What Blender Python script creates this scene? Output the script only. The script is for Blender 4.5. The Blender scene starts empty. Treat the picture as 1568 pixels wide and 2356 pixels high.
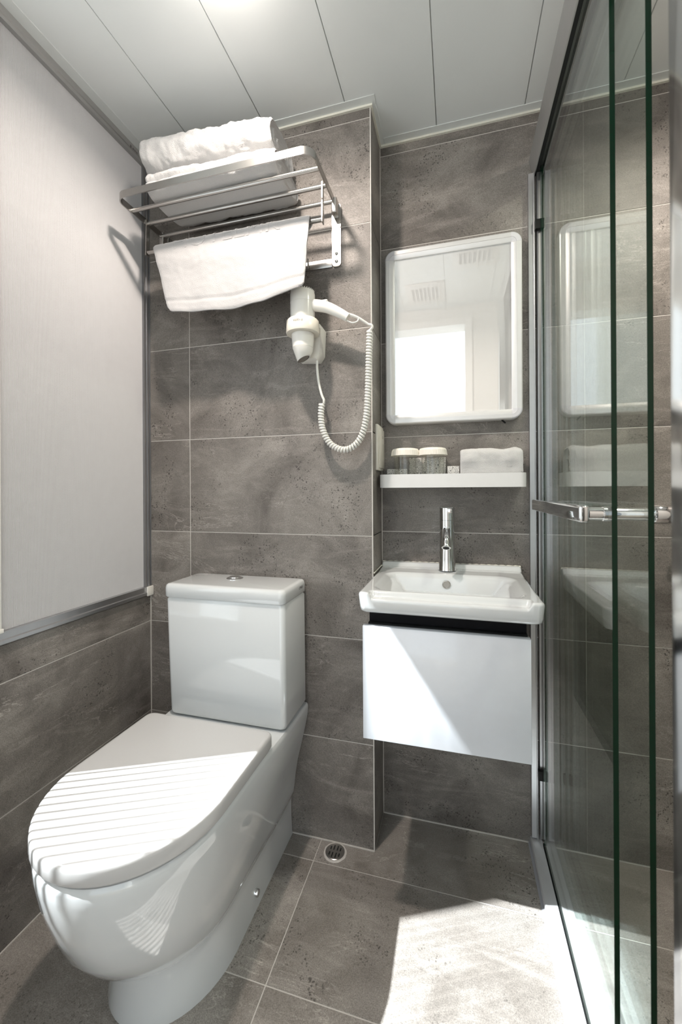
import bpy, bmesh, math, random
from mathutils import Vector, Matrix
random.seed(7)
sc = bpy.context.scene
COL = sc.collection
PI = math.pi

# ------------------------------------------------------------------ camera, world, sun, lamps, exposure
H = 2.1356          # ceiling height
W = 0.7584          # x of the column corner (end of the wall behind the toilet)
D = 0.1488          # depth of the washbasin recess
cam_d = bpy.data.cameras.new('camera')
cam = bpy.data.objects.new('camera', cam_d)
COL.objects.link(cam)
yaw, roll = 0.2724, -0.0058
Fw = Vector((-math.sin(yaw), math.cos(yaw), 0)); Rt = Vector((math.cos(yaw), math.sin(yaw), 0)); Up = Vector((0, 0, 1))
R3 = Rt * math.cos(roll) + Up * math.sin(roll); U3 = Up * math.cos(roll) - Rt * math.sin(roll)
m = Matrix.Identity(4)
for i in range(3):
    m[i][0], m[i][1], m[i][2] = R3[i], U3[i], -Fw[i]
m.translation = (0.9877, -1.157, 1.0335)
cam.matrix_world = m
cam_d.sensor_fit = 'AUTO'; cam_d.sensor_width = 36.0
cam_d.lens = 945.85 / 2356 * 36.0
cam_d.shift_y = (1127.94 - 1178.0) / 2356
cam_d.clip_start = 0.01
cam_d.dof.use_dof = True; cam_d.dof.focus_distance = 1.25; cam_d.dof.aperture_fstop = 4.5
sc.camera = cam

world = bpy.data.worlds.new('sky'); sc.world = world; world.use_nodes = True
bg = world.node_tree.nodes['Background']
bg.inputs[0].default_value = (0.86, 0.95, 1.0, 1); bg.inputs[1].default_value = 1.35

sun_d = bpy.data.lights.new('sun', 'SUN'); sun_d.energy = 12.8; sun_d.angle = math.radians(0.55); sun_d.color = (0.94, 0.985, 1.0)
sun = bpy.data.objects.new('sun', sun_d); COL.objects.link(sun)
sun.location = (-2, -1.5, 4)
sun.rotation_euler = Vector((1.0, 0.48, -1.466)).to_track_quat('-Z', 'Y').to_euler()

sc.view_settings.view_transform = 'Standard'; sc.view_settings.look = 'None'
sc.view_settings.gamma = 1.0; sc.view_settings.use_curve_mapping = False
sc.view_settings.exposure = 0.28

sc.cycles.transparent_max_bounces = 40
LAMP_POS = (0.54, -0.47)
LAMP_W, SHOWER_LAMP_W = 7.0, 8.0

# ------------------------------------------------------------------ materials
def mat_new(name):
    mt = bpy.data.materials.new(name); mt.use_nodes = True
    nt = mt.node_tree
    return mt, nt, nt.nodes['Principled BSDF']
def simple(name, col, rough=0.5, metal=0.0, coat=0.0, spec=0.5, sheen=0.0, grain=None, emit=None):
    mt, nt, b = mat_new(name)
    b.inputs['Base Color'].default_value = (*col, 1); b.inputs['Roughness'].default_value = rough
    b.inputs['Metallic'].default_value = metal; b.inputs['Coat Weight'].default_value = coat
    b.inputs['Coat Roughness'].default_value = 0.03
    b.inputs['Specular IOR Level'].default_value = spec; b.inputs['Sheen Weight'].default_value = sheen
    if emit: b.inputs['Emission Color'].default_value = (*emit[:3], 1); b.inputs['Emission Strength'].default_value = emit[3]
    tc = nt.nodes.new('ShaderNodeTexCoord')
    sc_, amt = grain if grain else (40, 0.03)
    nz = nt.nodes.new('ShaderNodeTexNoise'); nz.inputs['Scale'].default_value = sc_; nz.inputs['Detail'].default_value = 3
    nt.links.new(tc.outputs['Object'], nz.inputs['Vector'])
    mx = nt.nodes.new('ShaderNodeMix'); mx.data_type = 'RGBA'; mx.blend_type = 'MULTIPLY'; mx.inputs[0].default_value = 1
    cr = nt.nodes.new('ShaderNodeMapRange'); cr.inputs[3].default_value = 1 - amt; cr.inputs[4].default_value = 1 + amt
    nt.links.new(nz.outputs[0], cr.inputs[0])
    mx.inputs[6].default_value = (*col, 1); nt.links.new(cr.outputs[0], mx.inputs[7])
    nt.links.new(mx.outputs[2], b.inputs['Base Color'])
    return mt

def stone(name, c_lo, c_hi, rough=0.42):
    mt, nt, b = mat_new(name); N = nt.nodes; L = nt.links
    tc = N.new('ShaderNodeTexCoord'); oi = N.new('ShaderNodeObjectInfo')
    sc1 = N.new('ShaderNodeVectorMath'); sc1.operation = 'SCALE'; sc1.inputs[0].default_value = (37.0, 91.0, 53.0)
    L.new(oi.outputs['Random'], sc1.inputs['Scale'])
    add = N.new('ShaderNodeVectorMath'); L.new(tc.outputs['Object'], add.inputs[0]); L.new(sc1.outputs[0], add.inputs[1])
    P = add.outputs[0]
    def noise(scale, detail, rgh=0.55, dist=0.0, vec=P):
        n = N.new('ShaderNodeTexNoise'); n.inputs['Scale'].default_value = scale; n.inputs['Detail'].default_value = detail
        n.inputs['Roughness'].default_value = rgh; n.inputs['Distortion'].default_value = dist; L.new(vec, n.inputs['Vector']); return n.outputs[0]
    def ramp(v, a, c, lo=0.0, hi=1.0):
        r = N.new('ShaderNodeMapRange'); r.inputs[1].default_value = a; r.inputs[2].default_value = c
        r.inputs[3].default_value = lo; r.inputs[4].default_value = hi; L.new(v, r.inputs[0]); return r.outputs[0]
    def mix(f, a, c, mode='MIX'):
        x = N.new('ShaderNodeMix'); x.data_type = 'RGBA'; x.blend_type = mode
        if isinstance(f, float): x.inputs[0].default_value = f
        else: L.new(f, x.inputs[0])
        for s, v in ((6, a), (7, c)):
            if isinstance(v, tuple): x.inputs[s].default_value = (*v, 1)
            else: L.new(v, x.inputs[s])
        return x.outputs[2]
    def mul(a, c):
        x = N.new('ShaderNodeMath'); x.operation = 'MULTIPLY'; L.new(a, x.inputs[0])
        if isinstance(c, float): x.inputs[1].default_value = c
        else: L.new(c, x.inputs[1])
        return x.outputs[0]
    base = mix(ramp(noise(4.5, 6, 0.6, 0.8), 0.32, 0.68), c_lo, c_hi)
    # slanting pale veils and thin scratchy veins
    mp = N.new('ShaderNodeMapping'); mp.inputs['Rotation'].default_value = (0, 0, 0.55); mp.inputs['Scale'].default_value = (3.0, 11.0, 5.0)
    L.new(P, mp.inputs[0])
    veil = ramp(noise(1.3, 7, 0.62, 1.6, mp.outputs[0]), 0.52, 0.78)
    base = mix(mul(veil, 0.36), base, tuple(min(1, c * 1.75) for c in c_hi))
    vn = N.new('ShaderNodeMath'); vn.operation = 'ABSOLUTE'
    sb = N.new('ShaderNodeMath'); sb.operation = 'SUBTRACT'; sb.inputs[1].default_value = 0.5
    L.new(noise(0.9, 5, 0.6, 2.2, mp.outputs[0]), sb.inputs[0]); L.new(sb.outputs[0], vn.inputs[0])
    vein = ramp(vn.outputs[0], 0.0, 0.012, 1.0, 0.0)
    vein = mul(vein, ramp(noise(6, 2), 0.5, 0.7))
    base = mix(mul(vein, 0.45), base, tuple(min(1, c * 2.0) for c in c_hi))
    # clusters of dark pits
    vo = N.new('ShaderNodeTexVoronoi'); vo.inputs['Scale'].default_value = 150; vo.inputs['Randomness'].default_value = 1.0
    wv = N.new('ShaderNodeVectorMath'); wv.operation = 'ADD'
    nw = N.new('ShaderNodeTexNoise'); nw.inputs['Scale'].default_value = 60; L.new(P, nw.inputs['Vector'])
    s2 = N.new('ShaderNodeVectorMath'); s2.operation = 'SCALE'; s2.inputs['Scale'].default_value = 0.012; L.new(nw.outputs['Color'], s2.inputs[0])
    L.new(P, wv.inputs[0]); L.new(s2.outputs[0], wv.inputs[1]); L.new(wv.outputs[0], vo.inputs['Vector'])
    pit = ramp(vo.outputs['Distance'], 0.26, 0.40, 1.0, 0.0)
    pit = mul(pit, ramp(noise(5.0, 4, 0.55, 0.8), 0.49, 0.60))
    pit = mul(pit, ramp(noise(55, 2), 0.47, 0.56))
    base = mix(mul(pit, 0.75), base, tuple(c * 0.32 for c in c_lo))
    # fine grain
    gr = ramp(noise(480, 2, 0.7), 0.3, 0.7, 0.68, 1.32)
    g3 = N.new('ShaderNodeCombineColor'); [L.new(gr, g3.inputs[i]) for i in range(3)]
    base = mix(1.0, base, g3.outputs[0], 'MULTIPLY')
    tone = N.new('ShaderNodeMapRange'); tone.inputs[3].default_value = 0.9; tone.inputs[4].default_value = 1.1
    L.new(oi.outputs['Random'], tone.inputs[0])
    t3 = N.new('ShaderNodeCombineColor'); [L.new(tone.outputs[0], t3.inputs[i]) for i in range(3)]
    base = mix(1.0, base, t3.outputs[0], 'MULTIPLY')
    L.new(base, b.inputs['Base Color'])
    b.inputs['Roughness'].default_value = rough; b.inputs['Specular IOR Level'].default_value = 0.28
    bp = N.new('ShaderNodeBump'); bp.inputs['Strength'].default_value = 0.25; bp.inputs['Distance'].default_value = 0.002
    hh = N.new('ShaderNodeMath'); hh.operation = 'SUBTRACT'; L.new(noise(160, 4), hh.inputs[0]); L.new(pit, hh.inputs[1])
    L.new(hh.outputs[0], bp.inputs['Height']); L.new(bp.outputs[0], b.inputs['Normal'])
    return mt

def terry(name, col, bump=0.55, scale=760):
    mt, nt, b = mat_new(name); N = nt.nodes; L = nt.links
    b.inputs['Base Color'].default_value = (*col, 1); b.inputs['Roughness'].default_value = 1.0
    b.inputs['Specular IOR Level'].default_value = 0.1; b.inputs['Sheen Weight'].default_value = 0.0
    tc = N.new('ShaderNodeTexCoord')
    n1 = N.new('ShaderNodeTexNoise'); n1.inputs['Scale'].default_value = scale; n1.inputs['Detail'].default_value = 3; L.new(tc.outputs['Object'], n1.inputs['Vector'])
    v = N.new('ShaderNodeTexVoronoi'); v.inputs['Scale'].default_value = scale * 0.9; L.new(tc.outputs['Object'], v.inputs['Vector'])
    ad = N.new('ShaderNodeMath'); L.new(n1.outputs[0], ad.inputs[0]); L.new(v.outputs['Distance'], ad.inputs[1])
    bp = N.new('ShaderNodeBump'); bp.inputs['Strength'].default_value = bump; bp.inputs['Distance'].default_value = 0.003
    L.new(ad.outputs[0], bp.inputs['Height']); L.new(bp.outputs[0], b.inputs['Normal'])
    mx = N.new('ShaderNodeMapRange'); mx.inputs[3].default_value = 0.93; mx.inputs[4].default_value = 1.03; L.new(n1.outputs[0], mx.inputs[0])
    c3 = N.new('ShaderNodeMix'); c3.data_type = 'RGBA'; c3.blend_type = 'MULTIPLY'; c3.inputs[0].default_value = 1
    c3.inputs[6].default_value = (*col, 1); L.new(mx.outputs[0], c3.inputs[7]); L.new(c3.outputs[2], b.inputs['Base Color'])
    return mt

def glass(name, tint, ior=1.5, refl=(1, 1, 1)):
    """thin clear pane: mirror reflection by Fresnel, the rest passes straight through"""
    mt = bpy.data.materials.new(name); mt.use_nodes = True; nt = mt.node_tree; N = nt.nodes; L = nt.links
    N.clear()
    out = N.new('ShaderNodeOutputMaterial'); mx = N.new('ShaderNodeMixShader')
    tr = N.new('ShaderNodeBsdfTransparent'); tr.inputs[0].default_value = (*tint, 1)
    gl = N.new('ShaderNodeBsdfGlossy'); gl.inputs['Roughness'].default_value = 0.0; gl.inputs[0].default_value = (*refl, 1)
    geo = N.new('ShaderNodeNewGeometry'); mr = N.new('ShaderNodeMapRange')
    mr.inputs[3].default_value = ior; mr.inputs[4].default_value = 1 / ior
    fr = N.new('ShaderNodeFresnel')
    L.new(geo.outputs['Backfacing'], mr.inputs[0]); L.new(mr.outputs[0], fr.inputs['IOR'])
    L.new(fr.outputs[0], mx.inputs[0]); L.new(tr.outputs[0], mx.inputs[1]); L.new(gl.outputs[0], mx.inputs[2]); L.new(mx.outputs[0], out.inputs[0])
    return mt

M = {}
M['tile'] = stone('stone_tile', (0.128, 0.117, 0.107), (0.285, 0.266, 0.247))
M['floor_tile'] = stone('floor_stone_tile', (0.205, 0.187, 0.169), (0.350, 0.328, 0.305), 0.38)
M['grout'] = simple('grout', (0.62, 0.60, 0.57), 0.9, grain=(80, 0.12))
M['ceiling'] = simple('ceiling_panel_white', (0.78, 0.82, 0.825), 0.42, grain=(6, 0.015))
M['gap'] = simple('ceiling_gap', (0.60, 0.61, 0.60), 0.8)
M['trim'] = simple('ceiling_trim', (0.74, 0.78, 0.78), 0.4)
M['caulk'] = simple('caulk_bead', (0.80, 0.80, 0.72), 0.5)
M['porcelain'] = simple('porcelain', (0.705, 0.735, 0.75), 0.08, coat=1.0, grain=(8, 0.01))
M['seat'] = simple('seat_plastic', (0.58, 0.58, 0.58), 0.22, grain=(8, 0.01))
M['chrome'] = simple('chrome', (0.86, 0.87, 0.88), 0.04, 1.0)
M['steel'] = simple('brushed_steel', (0.52, 0.505, 0.485), 0.26, 1.0, grain=(120, 0.05))
M['alu'] = simple('aluminium', (0.58, 0.585, 0.60), 0.35, 1.0, grain=(60, 0.04))
M['alu_dull'] = simple('aluminium_dull', (0.42, 0.42, 0.415), 0.4, 0.6, grain=(60, 0.04))
M['dark'] = simple('dark_rubber', (0.010, 0.011, 0.011), 0.5, spec=0.2)
M['white_metal'] = simple('white_powder_coat', (0.78, 0.785, 0.79), 0.4)
M['door'] = simple('white_lacquer', (0.775, 0.82, 0.885), 0.16, coat=0.5)
M['carcass'] = simple('black_carcass', (0.006, 0.006, 0.008), 0.55, spec=0.15)
M['plastic'] = simple('white_plastic', (0.80, 0.79, 0.75), 0.22)
M['cream'] = simple('cream_plastic', (0.80, 0.76, 0.67), 0.28)
M['nozzle_in'] = simple('nozzle_inside', (0.22, 0.20, 0.18), 0.6)
M['cord'] = simple('cord_plastic', (0.78, 0.78, 0.74), 0.3)
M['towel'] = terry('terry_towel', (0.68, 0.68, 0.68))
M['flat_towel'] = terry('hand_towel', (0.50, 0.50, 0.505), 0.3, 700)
M['frame'] = simple('mirror_frame_silver', (0.74, 0.745, 0.75), 0.35, 0.35)
M['corner'] = simple('mirror_corner_plastic', (0.66, 0.665, 0.70), 0.35)
M['panel'] = simple('window_panel', (0.505, 0.508, 0.520), 0.5)
M['stile'] = simple('white_stile', (0.85, 0.85, 0.83), 0.35)
M['paint'] = simple('white_paint', (0.78, 0.78, 0.76), 0.6)
M['paper'] = simple('paper_cover', (0.85, 0.82, 0.75), 0.8)
M['ink'] = simple('print_grey', (0.16, 0.15, 0.15), 0.6)
M['wood'] = simple('wood_floor', (0.45, 0.36, 0.27), 0.45, grain=(12, 0.2))
M['post'] = simple('polished_aluminium', (0.70, 0.70, 0.70), 0.13, 1.0, grain=(60, 0.03))
M['track'] = simple('satin_aluminium', (0.66, 0.67, 0.69), 0.45, 0.45, grain=(60, 0.03))
M['sealant'] = simple('sealant', (0.36, 0.37, 0.40), 0.35)
M['switch'] = simple('switch_plastic', (0.74, 0.72, 0.66), 0.3)
M['vent'] = simple('vent_plastic', (0.74, 0.74, 0.73), 0.5)
M['vent_dark'] = simple('vent_inside', (0.42, 0.42, 0.42), 0.8)
M['glassA'] = glass('shower_glass', (0.935, 0.965, 0.95), 1.62)
M['glass_edge'] = simple('glass_edge_green', (0.001, 0.026, 0.011), 0.10, spec=0.35)
M['jar'] = glass('jar_glass', (0.97, 0.97, 0.96), 1.45)
M['clear'] = glass('window_glass', (0.97, 0.98, 0.97), 1.45)
mt, nt, b = mat_new('mirror_silver')
b.inputs['Base Color'].default_value = (0.93, 0.94, 0.94, 1); b.inputs['Metallic'].default_value = 1.0; b.inputs['Roughness'].default_value = 0.0
hz = nt.nodes.new('ShaderNodeBsdfDiffuse'); hz.inputs[0].default_value = (0.86, 0.87, 0.88, 1)
hm = nt.nodes.new('ShaderNodeMixShader'); hm.inputs[0].default_value = 0.42   # pale haze mixed into the mirror colour to brighten its reflection
nt.links.new(b.outputs[0], hm.inputs[1]); nt.links.new(hz.outputs[0], hm.inputs[2]); nt.links.new(hm.outputs[0], nt.nodes['Material Output'].inputs[0])
M['mirror'] = mt
# half transparent plastic ribs of the clear sliding pane
mt = bpy.data.materials.new('fluted_rib'); mt.use_nodes = True; nt = mt.node_tree; nt.nodes.clear()
o_ = nt.nodes.new('ShaderNodeOutputMaterial'); a_ = nt.nodes.new('ShaderNodeMixShader'); a_.inputs[0].default_value = 0.92
t_ = nt.nodes.new('ShaderNodeBsdfTransparent'); d_ = nt.nodes.new('ShaderNodeBsdfTranslucent'); d_.inputs[0].default_value = (0.8, 0.82, 0.82, 1)
nt.links.new(t_.outputs[0], a_.inputs[1]); nt.links.new(d_.outputs[0], a_.inputs[2]); nt.links.new(a_.outputs[0], o_.inputs[0])
M['rib'] = mt
# scroll printed toiletry cartons
mt, nt, b = mat_new('scroll_carton'); N = nt.nodes; L = nt.links
tc = N.new('ShaderNodeTexCoord'); nz = N.new('ShaderNodeTexNoise'); nz.inputs['Scale'].default_value = 85; nz.inputs['Distortion'].default_value = 1.2; nz.inputs['Detail'].default_value = 0
L.new(tc.outputs['Object'], nz.inputs['Vector'])
ab = N.new('ShaderNodeMath'); ab.operation = 'PINGPONG'; ab.inputs[1].default_value = 0.07; L.new(nz.outputs[0], ab.inputs[0])
rp = N.new('ShaderNodeMapRange'); rp.inputs[1].default_value = 0.016; rp.inputs[2].default_value = 0.026; L.new(ab.outputs[0], rp.inputs[0])
mx = N.new('ShaderNodeMix'); mx.data_type = 'RGBA'; mx.inputs[6].default_value = (0.12, 0.12, 0.12, 1); mx.inputs[7].default_value = (0.80, 0.79, 0.76, 1)
L.new(rp.outputs[0], mx.inputs[0]); L.new(mx.outputs[2], b.inputs['Base Color']); b.inputs['Roughness'].default_value = 0.5
M['carton'] = mt
def emitter(name, col, s):
    mt = bpy.data.materials.new(name); mt.use_nodes = True; nt = mt.node_tree; nt.nodes.clear()
    o = nt.nodes.new('ShaderNodeOutputMaterial'); e = nt.nodes.new('ShaderNodeEmission'); e.inputs[0].default_value = (*col, 1); e.inputs[1].default_value = s
    nt.links.new(e.outputs[0], o.inputs[0]); return mt
M['lamp'] = emitter('lamp_diffuser', (1.0, 0.90, 0.82), 76.0)
M['lamp_dim'] = emitter('shower_lamp_diffuser', (1.0, 0.91, 0.83), 30.0)

# ------------------------------------------------------------------ mesh helpers
def link(name, me, mt, parent=None, smooth=None, loc=None):
    if mt is not None: me.materials.append(mt)
    if smooth is not None:
        me.polygons.foreach_set('use_smooth', [True] * len(me.polygons))
        me.set_sharp_from_angle(angle=math.radians(smooth))
    o = bpy.data.objects.new(name, me); COL.objects.link(o)
    if parent is not None: o.parent = parent
    if loc is not None: o.location = loc
    return o
class MB:
    def __init__(s): s.v = []; s.f = []
    def add(s, vs, fs):
        k = len(s.v); s.v += [tuple(v) for v in vs]; s.f += [tuple(i + k for i in f) for f in fs]; return s
    def box(s, a, b):
        (x0, y0, z0), (x1, y1, z1) = a, b
        vs = [(x, y, z) for z in (z0, z1) for y in (y0, y1) for x in (x0, x1)]
        return s.add(vs, [(0, 2, 3, 1), (4, 5, 7, 6), (0, 1, 5, 4), (2, 6, 7, 3), (0, 4, 6, 2), (1, 3, 7, 5)])
    def prism(s, prof, p0, axis, length):
        """prof: 2D loop; axis 'x','y','z' is the extrusion axis"""
        n = len(prof); vs = []
        for t in (0, length):
            for a, c in prof:
                if axis == 'y': vs.append((p0[0] + a, p0[1] + t, p0[2] + c))
                elif axis == 'x': vs.append((p0[0] + t, p0[1] + a, p0[2] + c))
                else: vs.append((p0[0] + a, p0[1] + c, p0[2] + t))
        fs = [(i, (i + 1) % n, n + (i + 1) % n, n + i) for i in range(n)] + [tuple(range(n - 1, -1, -1)), tuple(range(n, 2 * n))]
        return s.add(vs, fs)
    def loft(s, rings, cap0=True, cap1=True, closed=True):
        n = len(rings[0]); vs = [p for r in rings for p in r]; fs = []
        for j in range(len(rings) - 1):
            for i in range(n if closed else n - 1):
                k = (i + 1) % n
                fs.append((j * n + i, j * n + k, (j + 1) * n + k, (j + 1) * n + i))
        if cap0: fs.append(tuple(range(n - 1, -1, -1)))
        if cap1: fs.append(tuple(range((len(rings) - 1) * n, len(rings) * n)))
        return s.add(vs, fs)
    def lathe(s, prof, c, n=32, axis='z', cap0=True, cap1=True):
        rings = []
        for r, h in prof:
            ring = []
            for i in range(n):
                a = 2 * PI * i / n; u, w = r * math.cos(a), r * math.sin(a)
                if axis == 'z': ring.append((c[0] + u, c[1] + w, c[2] + h))
                elif axis == 'x': ring.append((c[0] + h, c[1] + u, c[2] + w))
                else: ring.append((c[0] + w, c[1] + h, c[2] + u))
            rings.append(ring)
        return s.loft(rings, cap0, cap1)
    def tube(s, pts, r, n=10, caps=True, flat=None):
        pts = [Vector(p) for p in pts]; rings = []
        rr = r if isinstance(r, (list, tuple)) else [r] * len(pts)
        ref = None
        for i, p in enumerate(pts):
            t = (pts[min(i + 1, len(pts) - 1)] - pts[max(i - 1, 0)]).normalized()
            if ref is None:
                ref = Vector((0, 0, 1)) if abs(t.z) < 0.9 else Vector((1, 0, 0))
            u = ref - t * ref.dot(t); u.normalize(); ref = u; w = t.cross(u)
            rings.append([p + (u * math.cos(2 * PI * k / n) + w * math.sin(2 * PI * k / n) * (flat or 1)) * rr[i] for k in range(n)])
        return s.loft(rings, caps, caps)
    def mesh(s, name):
        me = bpy.data.meshes.new(name); me.from_pydata(s.v, [], s.f); me.update()
        bm = bmesh.new(); bm.from_mesh(me); bmesh.ops.recalc_face_normals(bm, faces=bm.faces); bm.to_mesh(me); bm.free()
        return me
    def build(s, name, mt, parent=None, smooth=None): return link(name, s.mesh(name), mt, parent, smooth)
def rbox(name, a, b, mt, parent=None, r=0.003, seg=2, smooth=40):
    me = MB().box(a, b).mesh(name); bm = bmesh.new(); bm.from_mesh(me)
    bmesh.ops.bevel(bm, geom=bm.edges[:], offset=r, segments=seg, profile=0.5, affect='EDGES'); bm.to_mesh(me); bm.free()
    return link(name, me, mt, parent, smooth)
def box(name, a, b, mt, parent=None): return MB().box(a, b).build(name, mt, parent)
def rrect(hx, hy, r, n=6, c=(0, 0)):
    pts = []
    for cx_, cy_, a0 in ((hx - r, hy - r, 0), (-hx + r, hy - r, 90), (-hx + r, -hy + r, 180), (hx - r, -hy + r, 270)):
        for i in range(n + 1):
            a = math.radians(a0 + 90 * i / n); pts.append((c[0] + cx_ + r * math.cos(a), c[1] + cy_ + r * math.sin(a)))
    return pts
def smooth01(t): t = max(0, min(1, t)); return t * t * (3 - 2 * t)
def catmull(pts, n=8):
    P = [Vector(p) for p in pts]; P = [2 * P[0] - P[1]] + P + [2 * P[-1] - P[-2]]; out = []
    for i in range(1, len(P) - 2):
        for k in range(n):
            t = k / n
            out.append(0.5 * ((2 * P[i]) + (P[i + 1] - P[i - 1]) * t + (2 * P[i - 1] - 5 * P[i] + 4 * P[i + 1] - P[i + 2]) * t * t + (3 * P[i] - P[i - 1] - 3 * P[i + 1] + P[i + 2]) * t ** 3))
    out.append(P[-2]); return out
def thing(name, label, cat, loc=(0, 0, 0), group=None):
    o = bpy.data.objects.new(name, None); COL.objects.link(o); o.location = loc; o.empty_display_size = 0.05
    o['label'] = label; o['category'] = cat
    if group: o['group'] = group
    bpy.context.view_layer.update()
    return o
def part(o, root):
    """parent a part whose mesh is in world coordinates to its thing"""
    o.parent = root
    p = root
    off = Vector((0, 0, 0))
    while p is not None: off += p.location; p = p.parent
    o.data.transform(Matrix.Translation(-off)) if o.data.users == 1 else None
    return o
def tag(o, label, cat, group=None):
    o['label'] = label; o['category'] = cat
    if group: o['group'] = group
    return o
def struct(o): o['kind'] = 'structure'; return o
def text_mesh(body, size, extrude=0.0):
    c = bpy.data.curves.new('lettering', 'FONT'); c.body = body; c.size = size; c.extrude = extrude; c.align_x = 'CENTER'; c.align_y = 'CENTER'
    c.resolution_u = 3
    o = bpy.data.objects.new('lettering_tmp', c); COL.objects.link(o)
    dg = bpy.context.evaluated_depsgraph_get(); me = bpy.data.meshes.new_from_object(o.evaluated_get(dg))
    bpy.data.objects.remove(o); bpy.data.curves.remove(c); return me
def fbm(p, s=1.0):
    from mathutils import noise
    return noise.fractal(Vector(p) * s, 1.0, 2.0, 3)

# ------------------------------------------------------------------ tiles
_tile_cache = {}
def tile_mesh(w, h, mt):
    key = (round(w, 4), round(h, 4), mt.name)
    if key in _tile_cache: return _tile_cache[key]
    c, t = 0.0006, 0.007
    a, b = w / 2, h / 2
    vs = [(-a, -b, -t), (a, -b, -t), (a, b, -t), (-a, b, -t), (-a, -b, -c), (a, -b, -c), (a, b, -c), (-a, b, -c),
          (-a + c, -b + c, 0), (a - c, -b + c, 0), (a - c, b - c, 0), (-a + c, b - c, 0)]
    fs = [(0, 1, 5, 4), (1, 2, 6, 5), (2, 3, 7, 6), (3, 0, 4, 7), (4, 5, 9, 8), (5, 6, 10, 9), (6, 7, 11, 10), (7, 4, 8, 11), (8, 9, 10, 11)]
    me = bpy.data.meshes.new('tile'); me.from_pydata(vs, [], fs); me.update(); me.materials.append(mt)
    _tile_cache[key] = me; return me
def tiles(parent, org, u, v, us, vs, mt, gap=0.0024, skip=None):
    """us, vs: joint positions along the wall axes u and v from org"""
    u, v = Vector(u), Vector(v); n = u.cross(v)
    for i in range(len(us) - 1):
        for j in range(len(vs) - 1):
            if skip and skip(i, j): continue
            w, h = us[i + 1] - us[i] - gap, vs[j + 1] - vs[j] - gap
            if w < 0.004 or h < 0.004: continue
            c = Vector(org) + u * (us[i] + us[i + 1]) / 2 + v * (vs[j] + vs[j + 1]) / 2
            o = bpy.data.objects.new('tile', tile_mesh(w, h, mt)); COL.objects.link(o)
            mm = Matrix.Identity(4)
            for k in range(3): mm[k][0], mm[k][1], mm[k][2] = u[k], v[k], n[k]
            mm.translation = c + n * random.uniform(-0.0002, 0.0002)
            o.matrix_world = mm; o.parent = parent
G = 0.0009   # grout sits this far behind the tile faces
ZJ = [0, 0.3014, 0.6014, 0.9014, 1.2014, 1.5014, 1.8014, 2.1014, H]
XR = 1.95
# floor
fl = struct(box('floor', (-0.15, -1.25, -0.08), (XR, D + 0.1, -G), M['grout']))
tiles(fl, (0, 0, 0), (1, 0, 0), (0, 1, 0), [0, 0.599, W], [-1.1735 - 0.1, -0.9735, -0.6735, -0.3735, -0.0735, 0], M['floor_tile'], skip=None)
tiles(fl, (0, 0, 0), (1, 0, 0), (0, 1, 0), [1.1995, 1.7995, XR], [-0.0735, D], M['floor_tile'])
tiles(fl, (0, 0, 0), (1, 0, 0), (0, 1, 0), [W, 1.1995, 1.7995, XR], [-1.2735, -0.9735, -0.6735, -0.3735, -0.0735], M['floor_tile'])
# join the tile across the column line: replace the pairs by whole tiles
for o in [c for c in fl.children if abs((c.matrix_world.translation.x) - (0.599 + W) / 2) < 0.01 or abs(c.matrix_world.translation.x - (W + 1.1995) / 2) < 0.01]:
    bpy.data.objects.remove(o)
tiles(fl, (0, 0, 0), (1, 0, 0), (0, 1, 0), [0.599, 1.1995], [-1.2735, -0.9735, -0.6735, -0.3735, -0.0735], M['floor_tile'])
lp = [(0.6002, -0.0723), (1.1983, -0.0723), (1.1983, D - 0.001), (W + 0.001, D - 0.001), (W + 0.001, -0.001), (0.6002, -0.001)]
lcx, lcy = 0.9, 0.0
o = MB().loft([[(x - lcx, y - lcy, z) for x, y in lp] for z in (-0.007, 0.0)]).build('tile', M['floor_tile'], fl)
o.location = (lcx, lcy, 0)
# walls
wb = struct(box('wall_back', (-0.12, G, -0.05), (W - G, D + 0.1, H), M['grout']))
tiles(wb, (0, 0, 0), (1, 0, 0), (0, 0, 1), [0.0008, 0.155, W - 0.0018], ZJ, M['tile'])
wc = struct(box('wall_column', (W - G - 0.02, 0.004, -0.02), (W - G, D + 0.01, H), M['grout']))
tiles(wc, (W, 0, 0), (0, 1, 0), (0, 0, 1), [0.0018, D], ZJ, M['tile'])
wr = struct(box('wall_recess', (W - 0.01, D + G, -0.05), (XR + 0.1, D + 0.1, H), M['grout']))
tiles(wr, (0, D, 0), (1, 0, 0), (0, 0, 1), [W, 1.3403, 1.9403], ZJ, M['tile'])
wl = struct(box('wall_left', (-0.12, -1.25, -0.05), (-G, 0.1, 0.688), M['grout']))
tiles(wl, (0, 0, 0), (0, 1, 0), (0, 0, 1), [-1.2, -0.6, 0], [0, 0.3014, 0.6014, 0.688], M['tile'])
wsr = struct(box('wall_right', (XR + G, -1.25, -0.05), (XR + 0.1, D, H), M['grout']))
tiles(wsr, (XR, D, 0), (0, -1, 0), (0, 0, 1), [0, 0.25, 0.85, 1.4], ZJ, M['tile'])
struct(box('trim_6', (W - 0.0026, -0.0005, 0.0), (W + 0.0005, 0.0026, H - 0.0082), M['grout']))
struct(MB().box((0.0, -0.0026, 0.0), (0.0026, 0.0, 0.687)).box((W, D - 0.0022, 0.0), (W + 0.0022, D, H - 0.0082))
       .box((0.0026, -0.0030, 0.0), (W, 0.0, 0.0026)).box((W + 0.0022, D - 0.0030, 0.0), (1.19, D, 0.0026)).box((0.0, -1.15, 0.0), (0.0024, -0.003, 0.0024)).build('trim_7', M['grout']))
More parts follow.
